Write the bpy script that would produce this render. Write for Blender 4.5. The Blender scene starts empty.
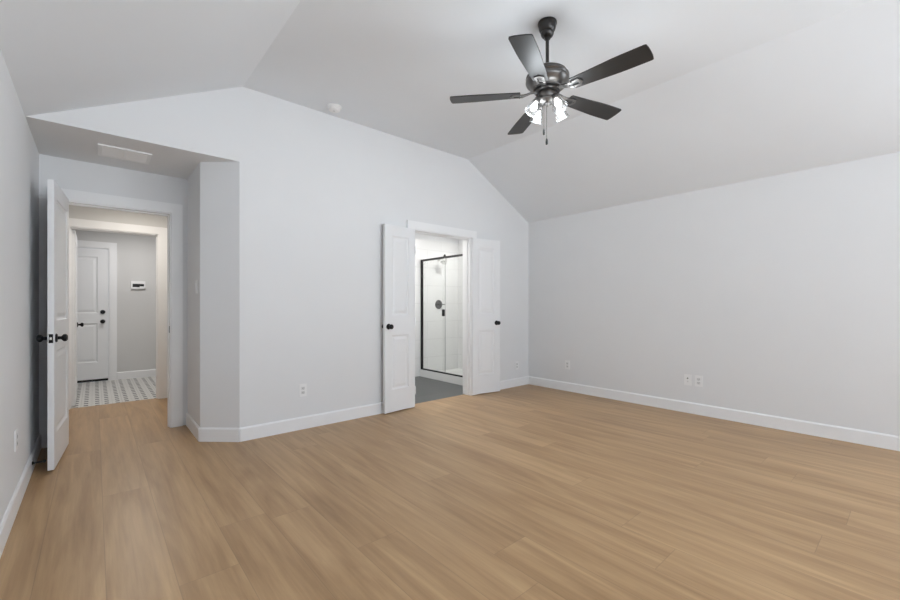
import bpy, bmesh, math, random
from mathutils import Vector, Matrix

S = bpy.context.scene
C = S.collection
PI = math.pi
R = math.radians

# ------------------------------------------------------------------ camera
cam_d = bpy.data.cameras.new('camera')
cam = bpy.data.objects.new('camera', cam_d)
C.objects.link(cam)
cam.location = (0, 0, 1.1853)
cam.rotation_euler = (R(90), 0, R(-41.004))
cam_d.sensor_width = 36
cam_d.lens = 36 * 408.33 / 900
cam_d.shift_y = 5.57 / 900
cam_d.clip_start = 0.02
S.camera = cam

# ------------------------------------------------------------------ daylight, exposure
W = bpy.data.worlds.new('daylight')
S.world = W
W.use_nodes = True
wt = W.node_tree
bg = wt.nodes['Background']
bg.inputs[1].default_value = 3.7
# overcast sky above; unseen brighter lower half added to throw light on the ceiling
tc = wt.nodes.new('ShaderNodeTexCoord')
sx = wt.nodes.new('ShaderNodeSeparateXYZ')
cr = wt.nodes.new('ShaderNodeValToRGB')
mr = wt.nodes.new('ShaderNodeMapRange')
wt.links.new(tc.outputs['Generated'], sx.inputs[0])
mr.inputs[1].default_value, mr.inputs[2].default_value = -1, 1
wt.links.new(sx.outputs[2], mr.inputs[0])
wt.links.new(mr.outputs[0], cr.inputs[0])
cr.color_ramp.elements[0].position = 0.495
cr.color_ramp.elements[0].color = (1.36, 1.48, 1.60, 1)
cr.color_ramp.elements[1].position = 0.505
cr.color_ramp.elements[1].color = (0.66, 0.73, 0.81, 1)
wt.links.new(cr.outputs[0], bg.inputs[0])
S.view_settings.view_transform = 'Standard'
S.view_settings.look = 'None'
S.view_settings.exposure = 0.07
S.view_settings.gamma = 1.0
S.view_settings.use_curve_mapping = False


def area_light(name, loc, rot, sx, sy, power, col=(1, 1, 1), portal=False):
    d = bpy.data.lights.new(name, 'AREA')
    d.shape = 'RECTANGLE'
    d.size, d.size_y = sx, sy
    d.energy = power
    d.color = col
    if portal:
        d.cycles.is_portal = True
    o = bpy.data.objects.new(name, d)
    C.objects.link(o)
    o.location = loc
    o.rotation_euler = rot
    return o


# room numbers
XL, XR, YB, YR = -0.349, 4.953, 3.889, -3.1      # left, right, back, rear wall faces
PZ, CZ, CL, CR = 2.44, 3.103, 0.976, 3.694       # plate, flat ceiling, its two breaks
XA, XB, YC, YN = 0.951, 0.694, 4.125, 4.78       # chamfered corner, niche side, niche back
OL, OR_, OZ = 2.81, 3.745, 2.08                  # double door opening
EL, ER, EZ = -0.203, 0.560, 2.085                # entry door opening
HY, HL, HR, HZ = 6.36, -0.228, 0.612, 2.090      # hall doorway
TY = 8.42                                        # far wall of the tiled room
BY, BX0, BX1 = 5.5, 2.3, 4.97                    # bathroom

# daylight through two windows of the rear wall and one of the right wall (all unseen behind the camera, added to light the room)
WIN = [(-0.05, 1.75), (2.05, 3.85)]
WR = (-2.9, -0.7)
WZ0, WZ1 = 0.15, 2.32
for a, b in WIN:
    area_light('window_portal', ((a + b) / 2, YR - 0.06, (WZ0 + WZ1) / 2), (R(-90), 0, 0), b - a, WZ1 - WZ0, 1, portal=True)
area_light('window_portal', (XR + 0.06, (WR[0] + WR[1]) / 2, (WZ0 + WZ1) / 2), (R(90), 0, R(90)), WR[1] - WR[0], WZ1 - WZ0, 1, portal=True)
# ceiling lamps of the rooms beyond
area_light('hall_lamp', (0.4, 5.6, 2.42), (0, 0, 0), 0.3, 0.3, 11, (1, 0.935, 0.84))
area_light('utility_lamp', (0.5, 7.5, 2.42), (0, 0, 0), 0.3, 0.3, 12.5, (1, 0.975, 0.955))
area_light('bath_lamp', (3.2, 4.8, 2.42), (0, 0, 0), 0.5, 0.5, 18, (1, 0.985, 0.96))
area_light('shower_lamp', (4.6, 4.7, 2.42), (0, 0, 0), 0.2, 0.2, 10, (1, 0.985, 0.96))


# ------------------------------------------------------------------ materials
def newmat(name):
    m = bpy.data.materials.new(name)
    m.use_nodes = True
    return m, m.node_tree, m.node_tree.nodes['Principled BSDF']


class N:
    """small node-writing helper"""
    def __init__(s, t):
        s.t = t

    def node(s, typ, **kw):
        n = s.t.nodes.new(typ)
        for k, v in kw.items():
            setattr(n, k, v)
        return n

    def put(s, sock, v):
        if isinstance(v, bpy.types.NodeSocket):
            s.t.links.new(v, sock)
        else:
            sock.default_value = v

    def math(s, op, a, b=0.0, c=0.0, clamp=False):
        n = s.node('ShaderNodeMath', operation=op)
        n.use_clamp = clamp
        s.put(n.inputs[0], a)
        s.put(n.inputs[1], b)
        s.put(n.inputs[2], c)
        return n.outputs[0]

    def pos(s):
        g = s.node('ShaderNodeNewGeometry')
        x = s.node('ShaderNodeSeparateXYZ')
        s.t.links.new(g.outputs['Position'], x.inputs[0])
        return x.outputs[0], x.outputs[1], x.outputs[2]

    def vec(s, x, y, z):
        n = s.node('ShaderNodeCombineXYZ')
        for i, v in enumerate((x, y, z)):
            s.put(n.inputs[i], v)
        return n.outputs[0]

    def noise(s, v, scale=1.0, detail=3.0, rough=0.5, dist=0.0):
        n = s.node('ShaderNodeTexNoise')
        s.put(n.inputs['Vector'], v)
        n.inputs['Scale'].default_value = scale
        n.inputs['Detail'].default_value = detail
        n.inputs['Roughness'].default_value = rough
        n.inputs['Distortion'].default_value = dist
        return n.outputs[0]

    def mix(s, f, a, b, mode='MIX'):
        n = s.node('ShaderNodeMix', data_type='RGBA', blend_type=mode)
        s.put(n.inputs[0], f)
        s.put(n.inputs[6], a)
        s.put(n.inputs[7], b)
        return n.outputs[2]

    def ramp(s, f, lo, hi):
        n = s.node('ShaderNodeMapRange')
        s.put(n.inputs[0], f)
        n.inputs[1].default_value, n.inputs[2].default_value = lo, hi
        return n.outputs[0]

    def bump(s, h, strength, dist=0.002):
        n = s.node('ShaderNodeBump')
        s.put(n.inputs['Height'], h)
        n.inputs['Strength'].default_value = strength
        n.inputs['Distance'].default_value = dist
        return n.outputs[0]


def plain(name, col, rough=0.5, metal=0.0, spec=0.5, bump=0.0, bscale=300.0, vary=0.03):
    m, t, b = newmat(name)
    n = N(t)
    x, y, z = n.pos()
    v = n.vec(x, y, z)
    nz = n.noise(v, 3.0, 2.0)
    c0 = tuple(max(0, k * (1 - vary)) for k in col) + (1,)
    c1 = tuple(min(1, k * (1 + vary)) for k in col) + (1,)
    t.links.new(n.mix(nz, c0, c1), b.inputs['Base Color'])
    b.inputs['Roughness'].default_value = rough
    b.inputs['Metallic'].default_value = metal
    b.inputs['Specular IOR Level'].default_value = spec
    if bump:
        t.links.new(n.bump(n.noise(v, bscale, 2.0), bump, 0.001), b.inputs['Normal'])
    return m


M = {}
M['wall'] = plain('wall_paint', (0.82, 0.824, 0.83), 0.75, 0, 0.25, 0.10, 160, 0.012)
M['ceiling'] = plain('ceiling_paint', (0.85, 0.875, 0.905), 0.85, 0, 0.15, 0.10, 120, 0.012)
M['trim'] = plain('trim_paint', (0.92, 0.922, 0.928), 0.38, 0, 0.4, 0, 0, 0.008)
M['door'] = plain('door_paint', (0.89, 0.895, 0.905), 0.38, 0, 0.4, 0, 0, 0.008)
M['greige'] = plain('greige_wall_paint', (0.70, 0.695, 0.685), 0.75, 0, 0.25, 0.10, 160, 0.012)
M['black'] = plain('matte_black_metal', (0.012, 0.012, 0.013), 0.35, 0.6, 0.5)
M['rubber'] = plain('black_rubber', (0.015, 0.015, 0.015), 0.8)
M['pewter'] = plain('dark_pewter_metal', (0.15, 0.143, 0.137), 0.32, 0.9, 0.5, 0.05, 200, 0.08)
M['bronze'] = plain('black_bronze_metal', (0.055, 0.053, 0.052), 0.28, 0.85, 0.5)
M['nickel'] = plain('satin_nickel', (0.55, 0.54, 0.52), 0.3, 1.0)
M['plastic'] = plain('white_plastic', (0.90, 0.90, 0.90), 0.4, 0, 0.4, 0, 0, 0.005)
M['slot'] = plain('dark_slot', (0.08, 0.08, 0.08), 0.6)
M['grey_socket'] = plain('grey_socket', (0.74, 0.74, 0.74), 0.5, 0, 0.4, 0, 0, 0.005)
M['pan'] = plain('shower_pan_acrylic', (0.8, 0.8, 0.78), 0.3, 0, 0.5)
M['brass'] = plain('brass_latch', (0.75, 0.73, 0.70), 0.25, 1.0)
M['screen'] = plain('dark_display', (0.02, 0.02, 0.022), 0.15, 0, 0.5)
M['vent_dark'] = plain('vent_duct', (0.30, 0.30, 0.30), 0.8)


def wood_floor():
    m, t, b = newmat('oak_plank_floor')
    n = N(t)
    x, y, z = n.pos()
    PW, L = 0.233, 2.3
    u = n.math('DIVIDE', n.math('SUBTRACT', x, 0.035), PW)
    idx = n.math('FLOOR', u)
    fu = n.math('FRACT', u)
    # where the end joints of each plank row fall, row by row
    joints = {0: 3.32, 1: 2.05, 2: 2.45, 4: 1.80, 6: 1.33, 8: 0.78, 9: 1.05, 11: 0.33, 16: 0.78}
    rnd = random.Random(5)
    cr = n.node('ShaderNodeValToRGB')
    cr.color_ramp.interpolation = 'CONSTANT'
    el = cr.color_ramp.elements
    K = 30.0
    for i in range(-6, 23):
        o = ((joints[i] % L) / L) if i in joints else rnd.random()
        p = (i + 6) / K
        if i == -6:
            e = el[0]
            e.position = 0
        elif i == -5:
            e = el[1]
            e.position = p
        else:
            e = el.new(p)
        e.color = (o, o, o, 1)
    n.put(cr.inputs[0], n.math('DIVIDE', n.math('ADD', idx, 6.5), K))
    v = n.math('SUBTRACT', n.math('DIVIDE', y, L), cr.outputs[0])
    row = n.math('FLOOR', v)
    fv = n.math('FRACT', v)
    seed = n.math('ADD', n.math('MULTIPLY', idx, 17.31), n.math('MULTIPLY', row, 7.77))
    wn = n.node('ShaderNodeTexWhiteNoise', noise_dimensions='1D')
    n.put(wn.inputs['W'], seed)
    tone = wn.outputs['Value']
    sx = n.math('ADD', x, n.math('MULTIPLY', tone, 13.0))
    gv = n.vec(n.math('MULTIPLY', sx, 26.0), n.math('MULTIPLY', y, 1.3), n.math('MULTIPLY', seed, 0.37))
    g1 = n.noise(gv, 1.0, 5.0, 0.62, 0.4)
    gv2 = n.vec(n.math('MULTIPLY', sx, 7.0), n.math('MULTIPLY', y, 0.75), n.math('MULTIPLY', seed, 0.53))
    g2 = n.noise(gv2, 1.0, 3.0, 0.5, 1.2)
    gv3 = n.vec(n.math('MULTIPLY', sx, 150.0), n.math('MULTIPLY', y, 5.0), seed)
    g3 = n.noise(gv3, 1.0, 2.0, 0.5)
    f = n.math('ADD', n.math('MULTIPLY', n.ramp(g1, 0.30, 0.70), 0.44), n.math('MULTIPLY', n.ramp(g2, 0.32, 0.68), 0.40))
    f = n.math('ADD', f, n.math('MULTIPLY', g3, 0.16))
    f = n.math('ADD', f, n.math('MULTIPLY', n.math('SUBTRACT', tone, 0.5), 0.13), 0, True)
    c = n.mix(f, (0.315, 0.182, 0.084, 1), (0.605, 0.396, 0.210, 1))
    # narrow bevelled seams
    eu = n.math('MULTIPLY', n.math('MINIMUM', fu, n.math('SUBTRACT', 1.0, fu)), PW)
    ev = n.math('MULTIPLY', n.math('MINIMUM', fv, n.math('SUBTRACT', 1.0, fv)), L)
    e = n.math('MINIMUM', eu, ev)
    seam = n.ramp(e, 0.0008, 0.0022)
    c = n.mix(n.math('MULTIPLY', n.math('SUBTRACT', 1.0, seam), 0.30), c, (0.12, 0.075, 0.045, 1))
    t.links.new(c, b.inputs['Base Color'])
    n.put(b.inputs['Roughness'], n.math('ADD', 0.30, n.math('MULTIPLY', g1, 0.12)))
    b.inputs['Specular IOR Level'].default_value = 0.36
    h = n.math('ADD', n.math('MULTIPLY', seam, 1.0), n.math('MULTIPLY', g3, 0.12))
    t.links.new(n.bump(h, 0.25, 0.001), b.inputs['Normal'])
    return m


M['floor'] = wood_floor()


def mosaic_floor():
    m, t, b = newmat('white_mosaic_floor')
    n = N(t)
    x, y, z = n.pos()
    # columns of small dark dots, set alternately, between paler cells with thin grey joints
    P, Q = 0.19, 0.135
    fu = n.math('FRACT', n.math('DIVIDE', n.math('ADD', x, 0.03), P))
    fv = n.math('FRACT', n.math('DIVIDE', y, Q))

    def near(cu, cv, ru, rv):
        du = n.math('ABSOLUTE', n.math('MULTIPLY', n.math('SUBTRACT', fu, cu), P))
        dv = n.math('ABSOLUTE', n.math('MULTIPLY', n.math('SUBTRACT', fv, cv), Q))
        return n.math('MULTIPLY', n.math('LESS_THAN', du, ru), n.math('LESS_THAN', dv, rv))
    dots = n.math('MAXIMUM', near(0.27, 0.5, 0.020, 0.030), n.math('MAXIMUM', near(0.73, 0.0, 0.020, 0.030), near(0.73, 1.0, 0.020, 0.030)))
    jn = n.math('MAXIMUM', near(0.5, 0.5, 0.0025, 1), near(0.0, 0.5, 0.0025, 1))
    nz = n.noise(n.vec(x, y, z), 9.0, 3.0)
    c = n.mix(nz, (0.60, 0.59, 0.565, 1), (0.72, 0.71, 0.685, 1))
    c = n.mix(n.math('MULTIPLY', jn, 0.55), c, (0.36, 0.35, 0.33, 1))
    c = n.mix(dots, c, (0.05, 0.048, 0.046, 1))
    t.links.new(c, b.inputs['Base Color'])
    b.inputs['Roughness'].default_value = 0.35
    return m


M['mosaic'] = mosaic_floor()


def tiles(name, c0, c1, grout, tw, th, axis, rough, gw=0.003):
    """rectangular tiles in running bond; axis: which world axis runs along the courses (0 x, 1 y) and up (2 z or 1 y)"""
    m, t, b = newmat(name)
    n = N(t)
    p = n.pos()
    a, h = p[axis[0]], p[axis[1]]
    v = n.math('DIVIDE', h, th)
    row = n.math('FLOOR', v)
    u = n.math('ADD', n.math('DIVIDE', a, tw), n.math('MULTIPLY', n.math('MODULO', row, 2.0), 0.5))
    cu = n.math('FLOOR', u)
    fu, fv = n.math('FRACT', u), n.math('FRACT', v)
    eu = n.math('MULTIPLY', n.math('MINIMUM', fu, n.math('SUBTRACT', 1.0, fu)), tw)
    ev = n.math('MULTIPLY', n.math('MINIMUM', fv, n.math('SUBTRACT', 1.0, fv)), th)
    e = n.ramp(n.math('MINIMUM', eu, ev), gw * 0.4, gw)
    wn = n.node('ShaderNodeTexWhiteNoise', noise_dimensions='2D')
    n.put(wn.inputs['Vector'], n.vec(cu, row, 0.0))
    nz = n.noise(n.vec(p[0], p[1], p[2]), 4.0, 4.0)
    f = n.math('ADD', n.math('MULTIPLY', wn.outputs['Value'], 0.5), n.math('MULTIPLY', nz, 0.5))
    c = n.mix(f, c0 + (1,), c1 + (1,))
    c = n.mix(e, grout + (1,), c)
    t.links.new(c, b.inputs['Base Color'])
    b.inputs['Roughness'].default_value = rough
    t.links.new(n.bump(e, 0.3, 0.001), b.inputs['Normal'])
    return m


M['bath_tile_x'] = tiles('white_shower_tile', (0.78, 0.78, 0.775), (0.81, 0.81, 0.805), (0.60, 0.60, 0.59), 0.61, 0.305, (0, 2), 0.3)
M['bath_tile_y'] = tiles('white_shower_side_tile', (0.78, 0.78, 0.775), (0.81, 0.81, 0.805), (0.60, 0.60, 0.59), 0.61, 0.305, (1, 2), 0.3)
M['slate'] = tiles('grey_bath_floor_tile', (0.075, 0.077, 0.078), (0.10, 0.102, 0.103), (0.06, 0.06, 0.06), 0.61, 0.61, (0, 1), 0.4)


def glass(name, tint, bumpy=0.0, refl=1.0):
    """clear thin glass: what passes straight through plus its mirror reflection"""
    m, t, b = newmat(name)
    t.nodes.remove(b)
    n = N(t)
    tr = n.node('ShaderNodeBsdfTransparent')
    tr.inputs[0].default_value = tint + (1,)
    gl = n.node('ShaderNodeBsdfGlossy')
    gl.inputs['Roughness'].default_value = 0.04
    gl.inputs['Color'].default_value = (1, 1, 1, 1)
    fr = n.node('ShaderNodeFresnel')
    gm = n.node('ShaderNodeNewGeometry')       # the pane is thin: the same mirror share on the way in and on the way out
    n.put(fr.inputs['IOR'], n.math('ADD', 1.5, n.math('MULTIPLY', gm.outputs['Backfacing'], 1 / 1.5 - 1.5)))
    x, y, z = n.pos()
    nz = n.noise(n.vec(x, y, z), 60.0, 2.0)
    if bumpy:
        bp = n.bump(nz, bumpy, 0.004)
        t.links.new(bp, gl.inputs['Normal'])
        t.links.new(bp, fr.inputs['Normal'])
    mx = n.node('ShaderNodeMixShader')
    n.put(mx.inputs[0], n.math('MULTIPLY', fr.outputs[0], refl, 0, True))
    t.links.new(tr.outputs[0], mx.inputs[1])
    t.links.new(gl.outputs[0], mx.inputs[2])
    out = mx.outputs[0]
    if bumpy:
        # seeds and ribs in the glass scatter a share of the light
        tl = n.node('ShaderNodeBsdfTranslucent')
        tl.inputs[0].default_value = (0.95, 0.95, 0.95, 1)
        df = n.node('ShaderNodeBsdfDiffuse')
        df.inputs[0].default_value = (0.95, 0.95, 0.95, 1)
        m2 = n.node('ShaderNodeMixShader')
        m2.inputs[0].default_value = 0.5
        t.links.new(tl.outputs[0], m2.inputs[1])
        t.links.new(df.outputs[0], m2.inputs[2])
        m3 = n.node('ShaderNodeMixShader')
        n.put(m3.inputs[0], n.math('MULTIPLY', n.ramp(nz, 0.40, 0.68), 0.012))
        t.links.new(out, m3.inputs[1])
        t.links.new(m2.outputs[0], m3.inputs[2])
        out = m3.outputs[0]
    t.links.new(out, t.nodes['Material Output'].inputs[0])
    return m


M['glass'] = glass('shower_glass', (0.97, 0.975, 0.97))
M['shade_glass'] = glass('seeded_clear_glass', (0.90, 0.90, 0.90), 0.7, 1.2)


def emitter(name, col, strength):
    m, t, b = newmat(name)
    b.inputs['Base Color'].default_value = (0.9, 0.9, 0.88, 1)
    b.inputs['Emission Color'].default_value = col + (1,)
    b.inputs['Emission Strength'].default_value = strength
    return m


M['bulb'] = emitter('lit_bulb', (1.0, 0.97, 0.93), 2.2)


def blade_wood():
    m, t, b = newmat('dark_walnut_blade')
    n = N(t)
    tc = n.node('ShaderNodeTexCoord')
    sp = n.node('ShaderNodeSeparateXYZ')
    t.links.new(tc.outputs['Object'], sp.inputs[0])
    v = n.vec(n.math('MULTIPLY', sp.outputs[0], 6.0), n.math('MULTIPLY', sp.outputs[1], 160.0), sp.outputs[2])
    g = n.noise(v, 1.0, 4.0, 0.6)
    t.links.new(n.mix(g, (0.008, 0.0075, 0.0075, 1), (0.028, 0.026, 0.025, 1)), b.inputs['Base Color'])
    b.inputs['Roughness'].default_value = 0.40
    b.inputs['Specular IOR Level'].default_value = 0.5
    return m


M['blade'] = blade_wood()


# ------------------------------------------------------------------ mesh helpers
class MB:
    def __init__(s):
        s.bm = bmesh.new()

    def box(s, x0, x1, y0, y1, z0, z1, mat=None):
        P = [Vector(p) for p in ((x0, y0, z0), (x1, y0, z0), (x1, y1, z0), (x0, y1, z0), (x0, y0, z1), (x1, y0, z1), (x1, y1, z1), (x0, y1, z1))]
        v = [s.bm.verts.new(mat @ p if mat else p) for p in P]
        for f in ((0, 3, 2, 1), (4, 5, 6, 7), (0, 1, 5, 4), (1, 2, 6, 5), (2, 3, 7, 6), (3, 0, 4, 7)):
            s.bm.faces.new([v[i] for i in f])
        return s

    def prism(s, pts, vec):
        """closed polygon (3D points) swept by vec"""
        vec = Vector(vec)
        a = [s.bm.verts.new(Vector(p)) for p in pts]
        b = [s.bm.verts.new(Vector(p) + vec) for p in pts]
        k = len(pts)
        s.bm.faces.new(a[::-1])
        s.bm.faces.new(b)
        for i in range(k):
            j = (i + 1) % k
            s.bm.faces.new((a[i], a[j], b[j], b[i]))
        return s

    def lathe(s, prof, mat=None, seg=32, close=True):
        """profile [(radius, height)] turned about local z"""
        rings = []
        for r, z in prof:
            if r < 1e-6:
                p = Vector((0, 0, z))
                rings.append([s.bm.verts.new(mat @ p if mat else p)])
            else:
                ring = []
                for i in range(seg):
                    a = 2 * PI * i / seg
                    p = Vector((r * math.cos(a), r * math.sin(a), z))
                    ring.append(s.bm.verts.new(mat @ p if mat else p))
                rings.append(ring)
        for A, B in zip(rings, rings[1:]):
            for i in range(seg):
                j = (i + 1) % seg
                q = []
                for v in (A[i % len(A)], A[j % len(A)], B[j % len(B)], B[i % len(B)]):
                    if v not in q:
                        q.append(v)
                if len(q) > 2:
                    s.bm.faces.new(q)
        if close:
            for ring in (rings[0], rings[-1]):
                if len(ring) > 1:
                    s.bm.faces.new(ring)
        return s

    def tube(s, pts, rad, seg=10):
        pts = [Vector(p) for p in pts]
        prev = None
        for i, p in enumerate(pts):
            d = (pts[min(i + 1, len(pts) - 1)] - pts[max(i - 1, 0)]).normalized()
            up = Vector((0, 0, 1)) if abs(d.z) < 0.9 else Vector((1, 0, 0))
            a = d.cross(up).normalized()
            b = d.cross(a).normalized()
            r = rad[i] if isinstance(rad, (list, tuple)) else rad
            ring = [s.bm.verts.new(p + a * r * math.cos(2 * PI * k / seg) + b * r * math.sin(2 * PI * k / seg)) for k in range(seg)]
            if prev:
                for k in range(seg):
                    j = (k + 1) % seg
                    s.bm.faces.new((prev[k], prev[j], ring[j], ring[k]))
            else:
                s.bm.faces.new(ring[::-1])
            prev = ring
        s.bm.faces.new(prev)
        return s

    def bevel(s, w, seg=2, angle=40):
        es = [e for e in s.bm.edges if len(e.link_faces) == 2 and e.calc_face_angle(0) > R(angle)]
        bmesh.ops.bevel(s.bm, geom=es, offset=w, segments=seg, affect='EDGES', profile=0.5)
        return s

    def build(s, name, mat, parent=None, loc=None, rot=None, smooth=False, **props):
        bmesh.ops.recalc_face_normals(s.bm, faces=s.bm.faces)
        me = bpy.data.meshes.new(name)
        s.bm.to_mesh(me)
        s.bm.free()
        me.materials.append(M[mat])
        if smooth:
            me.polygons.foreach_set('use_smooth', [True] * len(me.polygons))
            me.set_sharp_from_angle(angle=R(38))
        o = bpy.data.objects.new(name, me)
        C.objects.link(o)
        if parent:
            o.parent = parent
        if loc:
            o.location = loc
        if rot:
            o.rotation_euler = rot
        for k, v in props.items():
            o[k] = v
        return o


def thing(name, label, cat, loc=(0, 0, 0), rot=(0, 0, 0), group=None, kind=None):
    o = bpy.data.objects.new(name, None)
    o.empty_display_size = 0.05
    C.objects.link(o)
    o.location = loc
    o.rotation_euler = rot
    o['label'] = label
    o['category'] = cat
    if group:
        o['group'] = group
    if kind:
        o['kind'] = kind
    return o


def struct(mb, name, mat, label, cat, **kw):
    return mb.build(name, mat, label=label, category=cat, kind='structure', **kw)


def copy_tree(o, parent=None):
    c = o.copy()
    C.objects.link(c)
    if parent:
        c.parent = parent
    for ch in list(o.children):
        copy_tree(ch, c)
    return c


# ------------------------------------------------------------------ the shell
T = 0.14
# floors
fl = MB()
fl.prism([(XL - 0.12, YR - 0.15, 0), (XR + 0.12, YR - 0.15, 0), (XR + 0.12, 3.99, 0), (1.7, 3.99, 0), (1.7, 6.41, 0), (-1.3, 6.41, 0), (-1.3, 4.9, 0), (XL - 0.12, 4.9, 0)], (0, 0, -0.05))
struct(fl, 'floor', 'floor', 'light oak plank floor running through the bedroom and hall', 'floor')
struct(MB().box(BX0 - 0.1, 5.2, 3.99, BY + 0.1, -0.05, 0), 'floor_bathroom', 'slate', 'dark grey tile floor inside the bathroom doorway', 'floor')
struct(MB().box(-1.3, 1.7, 6.41, TY + 0.1, -0.05, 0.0), 'floor_utility', 'mosaic', 'white mosaic tile floor with small dark dots beyond the hall', 'floor')

# back wall with its gable top, the niche opening and the double door opening cut out
y0 = YB
bk = MB()
bk.prism([(x, y0, z) for x, z in ((XA, 0), (OL, 0), (OL, OZ), (OR_, OZ), (OR_, 0), (XR, 0), (XR, PZ), (CR, CZ), (CL, CZ), (XL, PZ), (XA, PZ))], (0, T, 0))
struct(bk, 'wall_back', 'wall', 'white gabled back wall around the bathroom double doors', 'wall')
wr = MB().box(XR, XR + 0.12, YR - 0.15, WR[0], 0, PZ).box(XR, XR + 0.12, WR[1], YB + T, 0, PZ)
wr.box(XR, XR + 0.12, WR[0], WR[1], 0, WZ0).box(XR, XR + 0.12, WR[0], WR[1], WZ1, PZ)
struct(wr, 'wall_right', 'wall', 'long blank white wall on the right with three outlets', 'wall')
struct(MB().box(XL - 0.12, XL, YR - 0.15, YN, 0, PZ), 'wall_left', 'wall', 'white wall along the left edge beside the open door', 'wall')
# rear wall behind the camera, with openings for the added windows
rw = MB()
yb0, yb1 = YR - 0.15, YR
xs = [XL] + [v for w in WIN for v in w] + [XR]
for i in range(0, len(xs), 2):
    rw.box(xs[i], xs[i + 1], yb0, yb1, WZ0, WZ1)
rw.box(XL, XR, yb0, yb1, 0, WZ0)
rw.box(XL, XR, yb0, yb1, WZ1, PZ)
rw.prism([(x, yb0, z) for x, z in ((XL, PZ), (XR, PZ), (CR, CZ), (CL, CZ))], (0, 0.15, 0))
struct(rw, 'wall_rear', 'wall', 'white wall with two windows behind the viewer', 'wall')
for k, (a, b) in enumerate(WIN):  # frames of the unseen rear windows, added to let daylight in
    f = MB()
    for q in ((a, a + 0.05, WZ0, WZ1), (b - 0.05, b, WZ0, WZ1), (a + 0.05, b - 0.05, WZ0, WZ0 + 0.05), (a + 0.05, b - 0.05, WZ1 - 0.05, WZ1), (a + 0.05, b - 0.05, 1.30, 1.34)):
        f.box(q[0], q[1], YR - 0.11, YR - 0.06, q[2], q[3])
    struct(f, 'window_%d' % (k + 1), 'trim', ['white window frame nearest the left wall behind the viewer', 'white window frame nearest the right wall behind the viewer'][k], 'window')

f = MB()  # unseen window added in the right wall to light the left wall and niche
for q in ((WR[0], WR[0] + 0.05, WZ0, WZ1), (WR[1] - 0.05, WR[1], WZ0, WZ1), (WR[0] + 0.05, WR[1] - 0.05, WZ0, WZ0 + 0.05), (WR[0] + 0.05, WR[1] - 0.05, WZ1 - 0.05, WZ1), (WR[0] + 0.05, WR[1] - 0.05, 1.30, 1.34)):
    f.box(XR + 0.06, XR + 0.11, q[0], q[1], q[2], q[3])
struct(f, 'window_3', 'trim', 'white window frame in the right wall behind the viewer', 'window')

# vaulted ceiling
ce = MB()
prof = [(XL - 0.12, PZ - 0.059), (CL, CZ), (CR, CZ), (XR + 0.12, PZ - 0.063)]
prof[0] = (XL - 0.12, PZ - 0.12 * (CZ - PZ) / (CL - XL))
prof[3] = (XR + 0.12, PZ - 0.12 * (CZ - PZ) / (XR - CR))
ce.prism([(x, YR - 0.15, z) for x, z in prof + [(x, z + 0.1) for x, z in prof[::-1]]], (0, YB + T - YR + 0.15, 0))
struct(ce, 'ceiling', 'ceiling', 'pale grey vaulted ceiling with a flat centre', 'ceiling')

# niche: chamfered corner with side wall, soffit, entry wall
ni = MB()
ni.prism([(XA, YB, 0), (XB, YC, 0), (XB, YN, 0), (XB + 0.14, YN, 0), (XB + 0.14, YC + 0.06, 0), (XA, YB + T, 0)], (0, 0, PZ))
struct(ni, 'wall_niche', 'wall', 'white chamfered corner and side wall of the entry niche', 'wall')
struct(MB().box(XL, XB + 0.14, YB + T, YN, PZ, PZ + 0.06).prism([(XA, YB + T, PZ), (XB + 0.14, YB + T, PZ), (XB + 0.14, YC + 0.06, PZ)], (0, 0, 0.06)),
       'ceiling_niche', 'wall', 'low flat ceiling over the entry niche, around the air vent', 'ceiling')
ew = MB()
ew.prism([(x, YN, z) for x, z in ((-1.3, 0), (EL, 0), (EL, EZ), (ER, EZ), (ER, 0), (1.7, 0), (1.7, PZ + 0.06), (-1.3, PZ + 0.06))], (0, 0.115, 0))
struct(ew, 'wall_entry', 'wall', 'white wall around the entry doorway at the end of the niche', 'wall')
# hall and utility room
hw = MB()
hw.prism([(x, HY, z) for x, z in ((-1.3, 0), (HL, 0), (HL, HZ), (HR, HZ), (HR, 0), (1.7, 0), (1.7, PZ), (-1.3, PZ))], (0, 0.115, 0))
struct(hw, 'wall_hall', 'greige', 'greige hall wall around the second doorway', 'wall')
struct(MB().box(-1.3, -1.2, YN + 0.115, TY, 0, PZ), 'wall_hall_left', 'greige', 'greige left wall of the hall and utility room', 'wall')
struct(MB().box(1.6, 1.7, YN + 0.115, TY, 0, PZ), 'wall_hall_right', 'greige', 'greige right wall of the hall and utility room', 'wall')
uw = MB()
DL, DR, DZ = -0.71, 0.172, 2.09
uw.prism([(x, TY, z) for x, z in ((-1.3, 0), (DL, 0), (DL, DZ), (DR, DZ), (DR, 0), (1.7, 0), (1.7, PZ), (-1.3, PZ))], (0, 0.12, 0))
struct(uw, 'wall_utility', 'greige', 'greige far wall behind the small white wall panel', 'wall')
struct(MB().box(-1.3, 1.7, YN + 0.115, TY + 0.12, PZ, PZ + 0.06), 'ceiling_hall', 'ceiling', 'flat white ceiling over the hall and utility room', 'ceiling')
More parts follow.
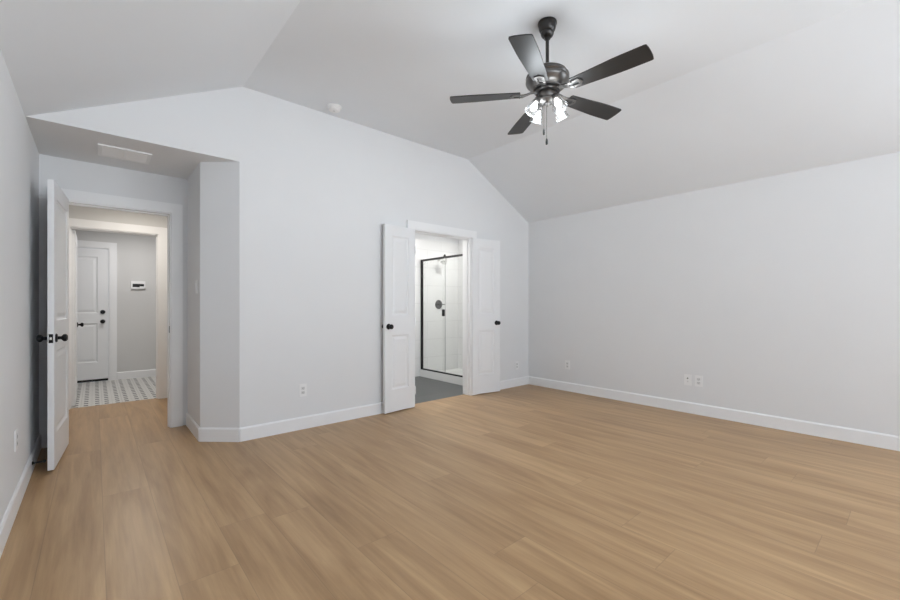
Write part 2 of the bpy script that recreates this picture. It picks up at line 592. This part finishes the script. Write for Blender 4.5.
# bathroom
struct(MB().box(BX0 - 0.1, 5.1, BY, BY + 0.1, 0, 2.305), 'wall_bathroom_back', 'bath_tile_x', 'white tiled end wall of the shower', 'wall')
struct(MB().box(BX0 - 0.1, 5.1, BY + 0.008, BY + 0.1, 2.305, PZ), 'wall_bathroom_upper', 'wall', 'painted strip of wall above the shower tiles', 'wall')
struct(MB().box(BX1, 5.1, YB + T, BY, 0, 2.305), 'wall_bathroom_right', 'bath_tile_y', 'white tiled long wall of the shower', 'wall')
struct(MB().box(BX1 + 0.008, 5.1, YB + T, BY, 2.305, PZ), 'wall_bathroom_side', 'wall', 'painted strip above the long tiled wall', 'wall')
struct(MB().box(BX0 - 0.1, BX0, YB + T, BY, 0, PZ), 'wall_bathroom_left', 'wall', 'white left wall of the bathroom', 'wall')
struct(MB().box(BX0 - 0.1, 5.1, YB + T, BY + 0.1, PZ, PZ + 0.06), 'ceiling_bathroom', 'ceiling', 'flat white bathroom ceiling', 'ceiling')


# baseboards: thin boards with an eased top
def baseboard(name, a, b, label, h=0.12, th=0.014):
    a, b = Vector((a[0], a[1], 0)), Vector((b[0], b[1], 0))
    d = (b - a).normalized()
    nrm = Vector((d.y, -d.x, 0))        # into the room: to the right of the direction of travel
    p = [a, a + nrm * th, a + nrm * th + Vector((0, 0, h - 0.012)), a + nrm * (th * 0.45) + Vector((0, 0, h)), a + Vector((0, 0, h))]
    return struct(MB().prism(p, b - a), name, 'trim', label, 'baseboard')


CW = 0.092     # casing width
baseboard('baseboard_back', (XA, YB), (OL - CW - 0.003, YB), 'white baseboard between the chamfered corner and the double doors')
baseboard('baseboard_corner', (OR_ + CW + 0.003, YB), (XR, YB), 'short white baseboard behind the right leaf to the corner')
baseboard('baseboard_right', (XR, YB), (XR, YR), 'long white baseboard along the right wall')
baseboard('baseboard_left', (XL, YR), (XL, YN), 'white baseboard along the left wall behind the open door')
baseboard('baseboard_chamfer', (XB, YC), (XA, YB), 'short white baseboard on the chamfered corner')
baseboard('baseboard_niche', (XB, YN), (XB, YC), 'white baseboard on the niche side wall')
baseboard('baseboard_rear', (XR, YR), (XL, YR), 'white baseboard under the rear windows')
baseboard('baseboard_utility', (DR + CW + 0.003, TY), (1.6, TY), 'white baseboard under the wall panel in the tiled room')
baseboard('baseboard_hall', (HR + CW + 0.003, HY), (1.6, HY), 'white baseboard right of the hall doorway')


# casings: two legs and a mitred head, with a lining round the opening
def casing(name, x0, x1, z1, yf, depth, label, back=True, w=CW, th=0.018, clip_l=None, stop=None):
    mb = MB()
    l0 = x0 - w if clip_l is None else clip_l
    rv = 0.006

    def leg(xa, xb, inner_right):
        zt_a = z1 + w if not inner_right else z1 + w
        # mitred leg: outer edge reaches the top, inner edge stops at the opening
        if inner_right:      # left leg, inner edge at xb
            pts = [(xa, 0), (xb, 0), (xb, z1), (xa, z1 + (xb - xa))]
        else:
            pts = [(xa, 0), (xb, 0), (xb, z1 + (xb - xa)), (xa, z1)]
        return pts
    for face, sgn in ((yf, -1), (yf + depth, 1)) if back else ((yf, -1),):
        for pts in (leg(l0, x0 - rv + 0.006, True), leg(x1, x1 + w, False)):
            mb.prism([(x, face, z) for x, z in pts], (0, sgn * th, 0))
        mb.prism([(x, face, z) for x, z in ((x0, z1), (x1, z1), (x1 + w, z1 + w), (l0, z1 + w), (l0, z1 + (x0 - l0)))], (0, sgn * th, 0))
    mb.bevel(0.003, 1, 60)
    o = struct(mb, name, 'trim', label, 'door frame')
    j = MB()
    jt = 0.012
    ya, yb = yf - 0.004, yf + depth + 0.004
    j.box(x0, x0 + jt, ya, yb, 0, z1)
    j.box(x1 - jt, x1, ya, yb, 0, z1)
    j.box(x0 + jt, x1 - jt, ya, yb, z1 - jt, z1)
    if stop is not None:
        s0, s1 = stop
        j.box(x0 + jt, x0 + jt + 0.01, s0, s1, 0, z1 - jt)
        j.box(x1 - jt - 0.01, x1 - jt, s0, s1, 0, z1 - jt)
        j.box(x0 + jt + 0.01, x1 - jt - 0.01, s0, s1, z1 - jt - 0.01, z1 - jt)
    j.build('jamb', 'trim', o)
    return o


t1 = casing('trim_1', EL, ER, EZ, YN, 0.115, 'white casing around the bedroom entry doorway', stop=(YN + 0.045, YN + 0.08))
MB().box(ER - 0.0145, ER - 0.012, YN + 0.008, YN + 0.036, 0.92, 0.985).build('strike_plate', 'black', t1, label='black strike plate')
t2 = casing('trim_2', OL, OR_, OZ, YB, T, 'white casing around the bathroom double doors', stop=(YB + 0.05, YB + 0.085))
t3 = casing('trim_3', HL, HR, HZ, HY, 0.115, 'white casing around the doorway from the hall to the tiled room', stop=(HY + 0.035, HY + 0.07))
t4 = casing('trim_4', DL, DR, DZ, TY, 0.12, 'white casing around the closed door beyond the tiled floor', back=False, stop=(TY + 0.056, TY + 0.09))


# ------------------------------------------------------------------ doors
def leaf_mesh(w, h, th, panels):
    """two-panel moulded leaf: hinge edge at x = 0, faces at y = 0 and y = th, panels [(x0, x1, z0, z1)] share x0, x1"""
    mb = MB()
    bm = mb.bm
    px0, px1 = panels[0][0], panels[0][1]
    xs_ = [0, px0, px1, w]
    zs_ = [0]
    for p in sorted(panels, key=lambda q: q[2]):
        zs_ += [p[2], p[3]]
    zs_.append(h)
    isp = {(1, 1 + 2 * i) for i in range(len(panels))}
    for side in (0, 1):
        yy = 0 if side == 0 else th
        sg = 1 if side == 0 else -1
        grid = {}

        def V(x, y, z):
            return bm.verts.new((x, y, z))
        for i, x in enumerate(xs_):
            for k, z in enumerate(zs_):
                grid[i, k] = V(x, yy, z)
        for i in range(3):
            for k in range(len(zs_) - 1):
                ring = [grid[i, k], grid[i + 1, k], grid[i + 1, k + 1], grid[i, k + 1]]
                if (i, k) not in isp:
                    bm.faces.new(ring)
                    continue
                x0, x1, z0, z1 = xs_[i], xs_[i + 1], zs_[k], zs_[k + 1]
                for ins, dep in ((0.004, 0.005), (0.016, 0.0115), (0.025, 0.012), (0.052, 0.004)):
                    nr = [V(x0 + ins, yy + sg * dep, z0 + ins), V(x1 - ins, yy + sg * dep, z0 + ins), V(x1 - ins, yy + sg * dep, z1 - ins), V(x0 + ins, yy + sg * dep, z1 - ins)]
                    for a in range(4):
                        b = (a + 1) % 4
                        bm.faces.new((ring[a], ring[b], nr[b], nr[a]))
                    ring = nr
                bm.faces.new(ring)
        if side == 0:
            g0 = grid
        else:
            nx, nz = 3, len(zs_) - 1
            for i in range(nx):
                for k in (0, nz):
                    bm.faces.new((g0[i, k], g0[i + 1, k], grid[i + 1, k], grid[i, k]))
            for k in range(nz):
                for i in (0, nx):
                    bm.faces.new((g0[i, k], g0[i, k + 1], grid[i, k + 1], grid[i, k]))
    return mb


KNOB = [(0.0, 0.0), (0.031, 0.0), (0.032, 0.004), (0.027, 0.009), (0.012, 0.011), (0.0115, 0.028), (0.016, 0.033), (0.025, 0.040), (0.0275, 0.049), (0.025, 0.058), (0.016, 0.064), (0.0, 0.066)]


def knob(parent, x, y, z, sgn, name='knob', mat='black', s=1.0):
    rot = Matrix.Rotation(R(90) if sgn < 0 else R(-90), 4, 'X')
    mb = MB().lathe([(r * s, q * s) for r, q in KNOB], Matrix.Translation((x, y, z)) @ rot, 28)
    return mb.build(name, mat, parent, smooth=True)


def hinge(parent, x, y, z, mat='nickel'):
    mb = MB().lathe([(0, -0.045), (0.006, -0.045), (0.006, 0.045), (0.004, 0.048), (0, 0.049)], Matrix.Translation((x, y, z)), 12)
    mb.box(x, x + 0.002 + 0.0, y - 0.003, y + 0.028, z - 0.042, z + 0.042)
    return mb.build('hinge', mat, parent, smooth=True)


def door(name, label, loc, rotz, w, h, hinge_side=1, knobs=(True, True), kx=None, kz=0.95, stile=0.105, hz=(0.2, 1.0, 1.83), hinge_mat='trim', hinge_y=-0.004):
    """hinge line at the origin; the leaf runs along local +x (hinge_side 1) or -x (-1); the face at y = 0 is the seen one"""
    root = thing(name, label, 'door', loc, (0, 0, rotz), kind='structure')
    th = 0.035
    lf = leaf_mesh(w, h - 0.012, th, [(stile, w - stile, 0.245, 0.845), (stile, w - stile, 1.065, h - 0.13)])
    if hinge_side < 0:
        for v in lf.bm.verts:
            v.co.x = -v.co.x
    for v in lf.bm.verts:
        v.co.z += 0.012
    lf.build('leaf', 'door', root)
    kx = (w - 0.062) if kx is None else kx
    kx *= hinge_side
    if knobs[0]:
        knob(root, kx, 0, kz, -1)
    if knobs[1]:
        knob(root, kx, th, kz, 1)
    for z in hz:
        hinge(root, 0.0, hinge_y, z, hinge_mat)
    return root


# bedroom entry door, swung open towards the left wall
a = math.atan2(4.06 - 4.775, -0.256 - (-0.203))
e_door = door('door_1', 'open white two-panel bedroom entry door with black knobs near the left wall', (EL, YN - 0.022, 0), a, 0.698, 2.085, kz=0.95, stile=0.10)
lt = MB().box(0.6978, 0.6992, 0.006, 0.029, 0.918, 0.982).build('latch_plate', 'black', e_door, label='black latch plate')
MB().box(0.699, 0.707, 0.011, 0.024, 0.941, 0.959).bevel(0.003, 1).build('latch_bolt', 'brass', lt, label='bright latch bolt')
# bathroom double doors, folded back against the wall
aL = math.atan2(0.052, 0.45)
door('door_2', 'left leaf of the bathroom double doors folded back against the wall', (OL, 3.853, 0), aL, 0.440, 2.075, hinge_side=-1, kx=0.392, kz=0.955, stile=0.095, hinge_mat='trim')
door('door_3', 'right leaf of the bathroom double doors swung open toward the corner', (OR_ + 0.003, 3.858, 0), R(-10), 0.455, 2.075, hinge_side=1, kz=0.95, stile=0.095, hinge_mat='trim')
# door from the hall, open into the tiled room and seen edge on
d4 = door('door_4', 'white hall door seen edge on, open into the tiled room', (HL + 0.052, HY + 0.122, 0), R(90), 0.78, 2.07, knobs=(True, True), kz=0.935, hz=(0.34, 1.11, 1.87), hinge_mat='trim', hinge_y=0.041)
# closed outside door at the far end
d5 = thing('door_5', 'closed white outside door with black deadbolt beyond the tiled floor', 'door', (DL, TY, 0), (0, 0, 0), kind='structure')
wD = DR - DL - 0.03
lf = leaf_mesh(wD, 2.035, 0.04, [(0.125, wD - 0.125, 0.265, 0.87), (0.125, wD - 0.125, 1.03, 1.91)])
for v in lf.bm.verts:
    v.co += Vector((0.015, 0.012, 0.037))
lf.build('leaf', 'door', d5)
MB().box(0.015, wD + 0.015, 0.004, 0.05, 0.004, 0.037).build('door_sweep', 'rubber', d5, label='black bottom sweep')
knob(d5, wD + 0.015 - 0.065, 0.012, 0.935, -1)
rot = Matrix.Translation((wD + 0.015 - 0.065, 0.012, 1.085)) @ Matrix.Rotation(R(90), 4, 'X')
MB().lathe([(0, 0), (0.032, 0), (0.032, 0.012), (0.028, 0.018), (0, 0.019)], rot, 28).box(-0.005, 0.005, -0.018, 0.018, 0.018, 0.034, rot).build('deadbolt', 'black', d5, smooth=True)

# ------------------------------------------------------------------ ceiling fan
FX, FY = 2.3129, 1.6555
fan = thing('ceiling_fan', 'dark five-blade ceiling fan with a clear glass light kit on a downrod', 'ceiling fan', (FX, FY, CZ))
BZ = 2.6222 - CZ      # blade plane relative to the ceiling


def fz(z):
    return z - CZ + (0.0126 if z < 2.9 else 0.0)


MB().lathe([(0, fz(3.1025)), (0.060, fz(3.1025)), (0.0635, fz(3.099)), (0.0635, fz(3.090)), (0.060, fz(3.087)), (0.0585, fz(3.072)), (0.054, fz(3.053)), (0.047, fz(3.040)), (0.043, fz(3.036)), (0.0445, fz(3.031)), (0.0435, fz(3.024)), (0.037, fz(3.010)), (0.026, fz(3.000)), (0.020, fz(2.997)), (0.020, fz(2.990)), (0, fz(2.990))], None, 40).build('canopy', 'bronze', fan, smooth=True)
MB().lathe([(0, fz(2.995)), (0.0115, fz(2.995)), (0.0115, fz(2.775)), (0, fz(2.775))], None, 20).build('downrod', 'bronze', fan, smooth=True)
MB().lathe([(0, fz(2.790)), (0.020, fz(2.790)), (0.022, fz(2.770)), (0.072, fz(2.768)), (0.098, fz(2.764)), (0.104, fz(2.760)), (0.104, fz(2.754)), (0.120, fz(2.750)), (0.127, fz(2.744)), (0.128, fz(2.737)), (0.124, fz(2.733)), (0.135, fz(2.729)), (0.143, fz(2.721)), (0.144, fz(2.712)), (0.139, fz(2.706)), (0.144, fz(2.700)), (0.145, fz(2.688)), (0.140, fz(2.676)), (0.128, fz(2.664)), (0.124, fz(2.658)), (0.110, fz(2.648)), (0.096, fz(2.642)), (0.094, fz(2.634)), (0, fz(2.634))], None, 48).build('motor_housing', 'pewter', fan, smooth=True)
MB().lathe([(0, fz(2.636)), (0.082, fz(2.636)), (0.084, fz(2.630)), (0.084, fz(2.618)), (0.078, fz(2.612)), (0, fz(2.612))], None, 40).build('flywheel', 'bronze', fan, smooth=True)
MB().lathe([(0, fz(2.614)), (0.058, fz(2.614)), (0.062, fz(2.606)), (0.062, fz(2.580)), (0.055, fz(2.570)), (0.066, fz(2.566)), (0.066, fz(2.558)), (0.045, fz(2.548)), (0.022, fz(2.544)), (0.018, fz(2.532)), (0.008, fz(2.524)), (0, fz(2.523))], None, 40).build('switch_housing', 'pewter', fan, smooth=True)


def blade_mesh():
    mb = MB()
    # outline in the blade's own frame: x outwards, y across
    r0, r1 = 0.185, 0.659
    pts = []
    half = lambda x: 0.050 + (0.0683 - 0.050) * min(1, (x - r0) / 0.30)
    low = [(r0 + (r1 - 0.012 - r0) * i / 10) for i in range(11)]
    edge = [(x, -half(x)) for x in low]
    tip = [(r1 - 0.002, -0.0683 + 0.004), (r1 + 0.003, -0.035), (r1 + 0.004, 0), (r1 + 0.003, 0.035), (r1 - 0.002, 0.0683 - 0.004)]
    pts = [(r0 - 0.004, -0.040)] + edge + tip + [(x, -y) for x, y in edge[::-1]] + [(r0 - 0.004, 0.040)]
    mb.prism([(x, y, -0.0035) for x, y in pts], (0, 0, 0.007))
    mb.bevel(0.002, 1, 60)
    return mb


def iron_mesh():
    """blade iron: a flat neck from the flywheel that widens into a slotted fork under the blade"""
    mb = MB()
    # neck, stepping down from the flywheel to the underside of the blade
    for (xa, za, ha), (xb, zb, hb) in zip([(0.070, 0.012, 0.019), (0.110, 0.009, 0.017), (0.140, -0.001, 0.020)], [(0.110, 0.009, 0.017), (0.140, -0.001, 0.020), (0.165, -0.0075, 0.028)]):
        mb.prism([(xa, -ha, za - 0.003), (xb, -hb, zb - 0.003), (xb, hb, zb - 0.003), (xa, ha, za - 0.003)], (0, 0, 0.006))
    # two prongs joined by a rounded end, leaving a slot between them
    z0, z1 = -0.0105, -0.0040
    for s_ in (-1, 1):
        mb.prism([(0.163, s_ * 0.028, z0), (0.235, s_ * 0.033, z0), (0.242, s_ * 0.020, z0), (0.222, s_ * 0.016, z0), (0.163, s_ * 0.011, z0)], (0, 0, z1 - z0))
    mb.prism([(0.222, -0.016, z0), (0.242, -0.020, z0), (0.250, -0.008, z0), (0.250, 0.008, z0), (0.242, 0.020, z0), (0.222, 0.016, z0), (0.229, 0.0, z0)], (0, 0, z1 - z0))
    for q in ((0.185, 0.021), (0.185, -0.021), (0.237, 0.0)):
        mb.lathe([(0, -0.0145), (0.004, -0.014), (0.005, -0.0118), (0.005, -0.0105), (0, -0.0105)], Matrix.Translation((q[0], q[1], 0)), 10)
    return mb


bl = blade_mesh().build('blade', 'blade', fan)
ir = iron_mesh().build('blade_iron', 'pewter', bl, smooth=True)
for k in range(5):
    o = bl if k == 0 else copy_tree(bl, fan)
    A = R(202.83 + 0.34 + 72 * k)
    t_ = Vector((-math.sin(A), math.cos(A), 0))
    p_ = -0.1685
    yv = t_ * math.cos(p_) + Vector((0, 0, 1)) * math.sin(p_)
    xv = Vector((math.cos(A), math.sin(A), 0))
    zv = xv.cross(yv)
    mt = Matrix((xv, yv, zv)).transposed().to_4x4()
    mt.translation = Vector((0, 0, BZ))
    o.matrix_local = mt

# light kit: four bell-shaped glass shades on short arms, each with a lit bulb
def shade_group(first=None):
    arm = MB().tube([(0.045, 0, 0.0), (0.062, 0, 0.004), (0.072, 0, -0.004), (0.078, 0, -0.014)], 0.007, 10)
    tilt = Matrix.Translation((0.078, 0, -0.012)) @ Matrix.Rotation(R(180 - 28), 4, 'Y')
    arm.lathe([(0, -0.006), (0.019, -0.006), (0.021, 0.0), (0.021, 0.020), (0.017, 0.026), (0, 0.026)], tilt, 20)
    a_ = arm.build('lamp_arm', 'pewter', fan, smooth=True)
    outer = [(0.022, 0.012), (0.026, 0.022), (0.033, 0.040), (0.038, 0.062), (0.042, 0.085), (0.049, 0.108)]
    inner = [(r - 0.0025, z) for r, z in outer[::-1]]
    sh = MB().lathe(outer + [(0.0475, 0.1092)] + inner, tilt, 32, close=False).build('glass_shade', 'shade_glass', a_, smooth=True)
    bb = MB().lathe([(0.0, 0.024), (0.012, 0.026), (0.013, 0.040), (0.019, 0.052), (0.0235, 0.066), (0.022, 0.080), (0.014, 0.090), (0, 0.093)], tilt, 20).build('bulb', 'bulb', a_, smooth=True)
    return a_


sg = shade_group()
cam_az = math.atan2(FY, FX)
lamp_d = bpy.data.lights.new('fan_bulb_light', 'POINT')
lamp_d.energy = 2.6
lamp_d.color = (0.88, 0.95, 1.0)
lamp_d.shadow_soft_size = 0.06
for k in range(4):
    o = sg if k == 0 else copy_tree(sg, fan)
    o.location = (0, 0, fz(2.568))
    o.rotation_euler = (0, 0, cam_az + R(38 + 90 * k))
    lo = bpy.data.objects.new('fan_bulb_light', lamp_d)      # the bulb's own light, at the mouth of its shade
    C.objects.link(lo)
    lo.parent = o
    lo.location = (0.078 + 0.135 * math.sin(R(28)), 0, -0.012 - 0.135 * math.cos(R(28)))


def chain(dx, dy, z_end):
    """a bead chain with a dark fob at its end"""
    mb = MB()
    z = 2.556
    while z > z_end + 0.02:
        mb.lathe([(0, 0.0022), (0.0018, 0.001), (0.0018, -0.001), (0, -0.0022)], Matrix.Translation((dx, dy, fz(z))), 6)
        z -= 0.0048
    mb.tube([(dx, dy, fz(2.575)), (dx, dy, fz(z_end + 0.02))], 0.0007, 6)
    c = mb.build('pull_chain', 'bronze', fan)
    MB().lathe([(0, 0.022), (0.004, 0.020), (0.0065, 0.010), (0.0078, -0.004), (0.0068, -0.018), (0.003, -0.022), (0, -0.0225)], Matrix.Translation((dx, dy, fz(z_end))), 16).build('chain_fob', 'rubber', c, smooth=True)


to_cam = Vector((-FX, -FY, 0)).normalized()
side = Vector((-to_cam.y, to_cam.x, 0))          # to the right as seen from the camera is -side or +side
if side.dot(Vector((0.7547, -0.6561, 0))) < 0:
    side = -side
p = to_cam * 0.050 - side * 0.022
chain(p.x, p.y, 2.332)
p = to_cam * 0.058 - side * 0.004
chain(p.x, p.y, 2.262)

# ------------------------------------------------------------------ small things
sd = thing('smoke_detector', 'round white smoke detector on the ceiling above the back wall', 'smoke detector', (1.74, 3.705, CZ))
MB().lathe([(0, 0), (0.070, 0), (0.071, -0.004), (0.068, -0.012), (0, -0.012)], None, 40).build('mounting_base', 'plastic', sd, smooth=True)
cv = MB().lathe([(0, -0.011), (0.062, -0.011), (0.060, -0.018), (0.056, -0.020), (0.057, -0.024), (0.052, -0.036), (0.040, -0.043), (0.018, -0.045), (0.017, -0.042), (0, -0.042)], None, 40).build('cover', 'plastic', sd, smooth=True)
MB().lathe([(0, -0.040), (0.012, -0.040), (0.011, -0.0455), (0, -0.0465)], Matrix.Translation((0, 0, 0)), 16).build('test_button', 'grey_socket', cv, smooth=True)

vt = thing('air_vent', 'white louvred air vent in the low ceiling of the entry niche', 'air vent', (0.187, 4.318, PZ))
vf = MB()
vf.box(-0.17, 0.17, -0.15, -0.122, -0.010, -0.0002).box(-0.17, 0.17, 0.122, 0.15, -0.010, -0.0002).box(-0.17, -0.146, -0.122, 0.122, -0.010, -0.0002).box(0.146, 0.17, -0.122, 0.122, -0.010, -0.0002).box(-0.008, 0.008, -0.122, 0.122, -0.010, -0.0002)
vf.bevel(0.003, 1, 60)
vf.build('frame', 'plastic', vt)
MB().box(-0.146, 0.146, -0.122, 0.122, -0.0015, -0.0002).build('duct_opening', 'vent_dark', vt)
lv = MB()
for x0 in (-0.146, 0.008):
    for i in range(15):
        y = -0.115 + i * 0.0164
        mt = Matrix.Translation((x0, y, -0.006)) @ Matrix.Rotation(R(-25), 4, 'X')
        lv.box(0, 0.138, -0.0092, 0.0092, -0.0008, 0.0008, mt)
lv.build('louvers', 'plastic', vt)


def outlet(label, loc, rotz, kind='duplex', group=None):
    """local -y is out of the wall"""
    o = thing('wall_outlet', label, 'outlet', loc, (0, 0, rotz), group)
    MB().box(-0.036, 0.036, -0.006, -0.0003, -0.059, 0.059).bevel(0.003, 2, 60).build('cover_plate', 'plastic', o)
    if kind == 'duplex':
        for s in (-1, 1):
            r = MB().box(-0.017, 0.017, -0.0085, -0.0062, s * 0.020 - 0.0145, s * 0.020 + 0.0145).bevel(0.005, 2, 60).build('receptacle', 'grey_socket', o)
            MB().box(-0.008, -0.0055, -0.0092, -0.0086, s * 0.020 - 0.003, s * 0.020 + 0.006).box(0.0055, 0.008, -0.0092, -0.0086, s * 0.020 - 0.003, s * 0.020 + 0.006).box(-0.002, 0.002, -0.0092, -0.0086, s * 0.020 - 0.010, s * 0.020 - 0.006).build('slots', 'slot', r)
    else:
        c = MB().lathe([(0, 0), (0.007, 0), (0.007, 0.004), (0.0048, 0.004), (0.0048, 0.012), (0, 0.012)], Matrix.Translation((0, -0.006, 0.018)) @ Matrix.Rotation(R(90), 4, 'X'), 16).build('coax_jack', 'slot', o, smooth=True)
        MB().box(-0.008, 0.008, -0.0075, -0.0062, -0.026, -0.010).build('data_jack', 'grey_socket', o)
    MB().lathe([(0, 0), (0.003, 0), (0.002, 0.0012), (0, 0.0014)], Matrix.Translation((0, -0.006, 0)) @ Matrix.Rotation(R(90), 4, 'X'), 10).build('screw', 'plastic', o)
    return o


outlet('white outlet low on the back wall between chamfered corner and double doors', (1.507, YB, 0.372), 0)
outlet('faint white outlet low on the back wall close to the right corner', (4.68, YB, 0.305), 0)
outlet('single white outlet low on the right wall nearest the corner', (XR, 3.208, 0.362), R(-90))
outlet('white jack plate with a dark jack, left of the pair on the right wall', (XR, 1.683, 0.364), R(-90), 'coax')
outlet('white power outlet, right of the pair low on the right wall', (XR, 1.575, 0.364), R(-90))
outlet('white outlet low on the left wall before the open door', (XL, 3.442, 0.404), R(90))

sw = thing('light_switch', 'white light switch on the niche side wall near the entry casing', 'light switch', (XB, 4.285, 1.355), (0, 0, R(-90)))
MB().box(-0.036, 0.036, -0.006, -0.0003, -0.059, 0.059).bevel(0.003, 2, 60).build('cover_plate', 'plastic', sw)
MB().prism([(-0.0165, -0.0062, -0.033), (-0.0165, -0.0085, -0.033), (-0.0165, -0.012, 0.033), (-0.0165, -0.0062, 0.033)], (0.033, 0, 0)).build('rocker', 'plastic', sw)

# wall panel in the tiled room
kp = thing('wall_keypad', 'small white keypad with a dark display on the greige wall beyond the hall', 'keypad', (0.533, TY, 1.522))
MB().box(-0.095, 0.095, -0.028, -0.0003, -0.063, 0.063).bevel(0.006, 2, 60).build('case', 'plastic', kp)
MB().box(-0.072, 0.078, -0.030, -0.0282, -0.036, 0.018).build('display', 'screen', kp, label='dark display')
MB().box(0.020, 0.088, -0.031, -0.0303, -0.058, -0.022).build('button_pad', 'plastic', kp)

# spring door stop on the left baseboard
ds = thing('door_stop', 'small black door stop on the left baseboard behind the open door', 'door stop', (XL + 0.0142, 4.10, 0.075))
mX = Matrix.Rotation(R(90), 4, 'Y')
MB().lathe([(0, 0), (0.014, 0), (0.014, 0.004), (0.008, 0.008), (0, 0.008)], mX, 20).build('base', 'black', ds, smooth=True)
sp = MB()
sp.tube([(0.006 + 0.052 * i / 120, 0.0058 * math.cos(i * 2 * PI / 10), 0.0058 * math.sin(i * 2 * PI / 10)) for i in range(121)], 0.0014, 6)
sp.build('spring', 'black', ds, smooth=True)
MB().lathe([(0, 0.056), (0.009, 0.056), (0.010, 0.066), (0.007, 0.072), (0, 0.072)], mX, 16).build('rubber_tip', 'rubber', ds, smooth=True)

# ------------------------------------------------------------------ shower
SX = 4.11
pan = thing('shower_pan', 'white shower pan with a raised curb on the bathroom floor', 'shower pan', (SX, 4.75, 0))
pm = MB()
py0, py1 = YB + T - 4.75 + 0.005, BY - 4.75 - 0.003
pm.box(0, 0.09, py0, py1, 0.0005, 0.115)
pm.bevel(0.008, 2, 60)
pm.build('curb', 'pan', pan)
MB().box(0.09, BX1 - SX - 0.003, py0, py1, 0.0005, 0.05).build('base', 'pan', pan)

se = thing('shower_enclosure', 'black framed sliding glass shower enclosure on the white curb', 'shower enclosure', (SX + 0.03, 4.75, 0.115))
hz_ = 1.955 - 0.115
MB().box(-0.014, 0.014, py1 - 0.034, py1 - 0.001, 0.0005, hz_).bevel(0.002, 1, 60).build('wall_post', 'black', se)
MB().box(-0.014, 0.014, py0 + 0.001, py0 + 0.034, 0.0005, hz_).bevel(0.002, 1, 60).build('wall_post', 'black', se)
MB().box(-0.014, 0.014, py0 + 0.034, py1 - 0.034, 0.0005, 0.022).bevel(0.002, 1, 60).build('bottom_track', 'black', se)
MB().box(-0.012, 0.012, py0 + 0.034, py1 - 0.034, hz_ - 0.032, hz_).bevel(0.003, 1, 60).build('top_rail', 'bronze', se)
split = 4.885 - 4.75
fp = MB().box(0.003, 0.009, split, py1 - 0.034, 0.022, hz_ - 0.033).build('fixed_panel', 'glass', se, label='fixed glass panel')
sl = MB().box(-0.009, -0.003, py0 + 0.036, split + 0.05, 0.024, hz_ - 0.050).build('sliding_panel', 'glass', se, label='sliding glass panel')
MB().box(0.0015, 0.0092, split - 0.006, split, 0.024, hz_ - 0.050).build('edge_seal', 'vent_dark', fp, label='grey edge seal')
MB().box(-0.022, -0.0092, split - 0.008, split + 0.046, 0.905, 1.010).bevel(0.003, 1, 60).build('pull_handle', 'black', sl)
for yy in (split - 0.04, py0 + 0.12):
    r = MB().lathe([(0, -0.008), (0.020, -0.008), (0.024, -0.004), (0.024, 0.004), (0.020, 0.008), (0, 0.008)], Matrix.Translation((-0.020, yy + 0.02, hz_ + 0.006)) @ Matrix.Rotation(R(90), 4, 'Y'), 24)
    r.build('roller', 'bronze', se, smooth=True)
    MB().box(-0.016, -0.0095, yy - 0.018, yy + 0.018, hz_ - 0.10, hz_ - 0.036).bevel(0.002, 1, 60).build('hanger', 'nickel', se)

sv = thing('shower_valve', 'round dark shower valve with lever on the tiled wall behind the glass', 'shower valve', (4.519, BY, 1.204), (0, 0, 0))
mY = Matrix.Rotation(R(90), 4, 'X')
MB().lathe([(0, 0.0003), (0.078, 0.0003), (0.079, 0.004), (0.072, 0.010), (0.030, 0.012), (0, 0.012)], mY, 40).build('escutcheon', 'bronze', sv, smooth=True)
MB().lathe([(0, 0.011), (0.024, 0.011), (0.024, 0.050), (0.020, 0.056), (0, 0.056)], mY, 28).tube([(0.01, -0.042, 0), (0.05, -0.046, 0), (0.095, -0.050, 0)], [0.009, 0.008, 0.007], 10).build('lever', 'bronze', sv, smooth=True)
hd = thing('showerhead', 'shower head on the tiled wall above the round valve', 'shower head', (4.519, BY, 1.98))
MB().lathe([(0, 0.0003), (0.028, 0.0003), (0.026, 0.006), (0, 0.008)], mY, 24).tube([(0, -0.004, 0), (0, -0.06, 0.012), (0, -0.11, 0.004), (0, -0.145, -0.03)], 0.009, 12).build('arm', 'nickel', hd, smooth=True)
mt = Matrix.Translation((0, -0.150, -0.038)) @ Matrix.Rotation(R(38), 4, 'X') @ Matrix.Rotation(R(180), 4, 'X')
MB().lathe([(0, -0.012), (0.012, -0.012), (0.016, 0.004), (0.055, 0.022), (0.057, 0.030), (0.052, 0.033), (0, 0.033)], mt, 32).build('spray_head', 'nickel', hd, smooth=True)
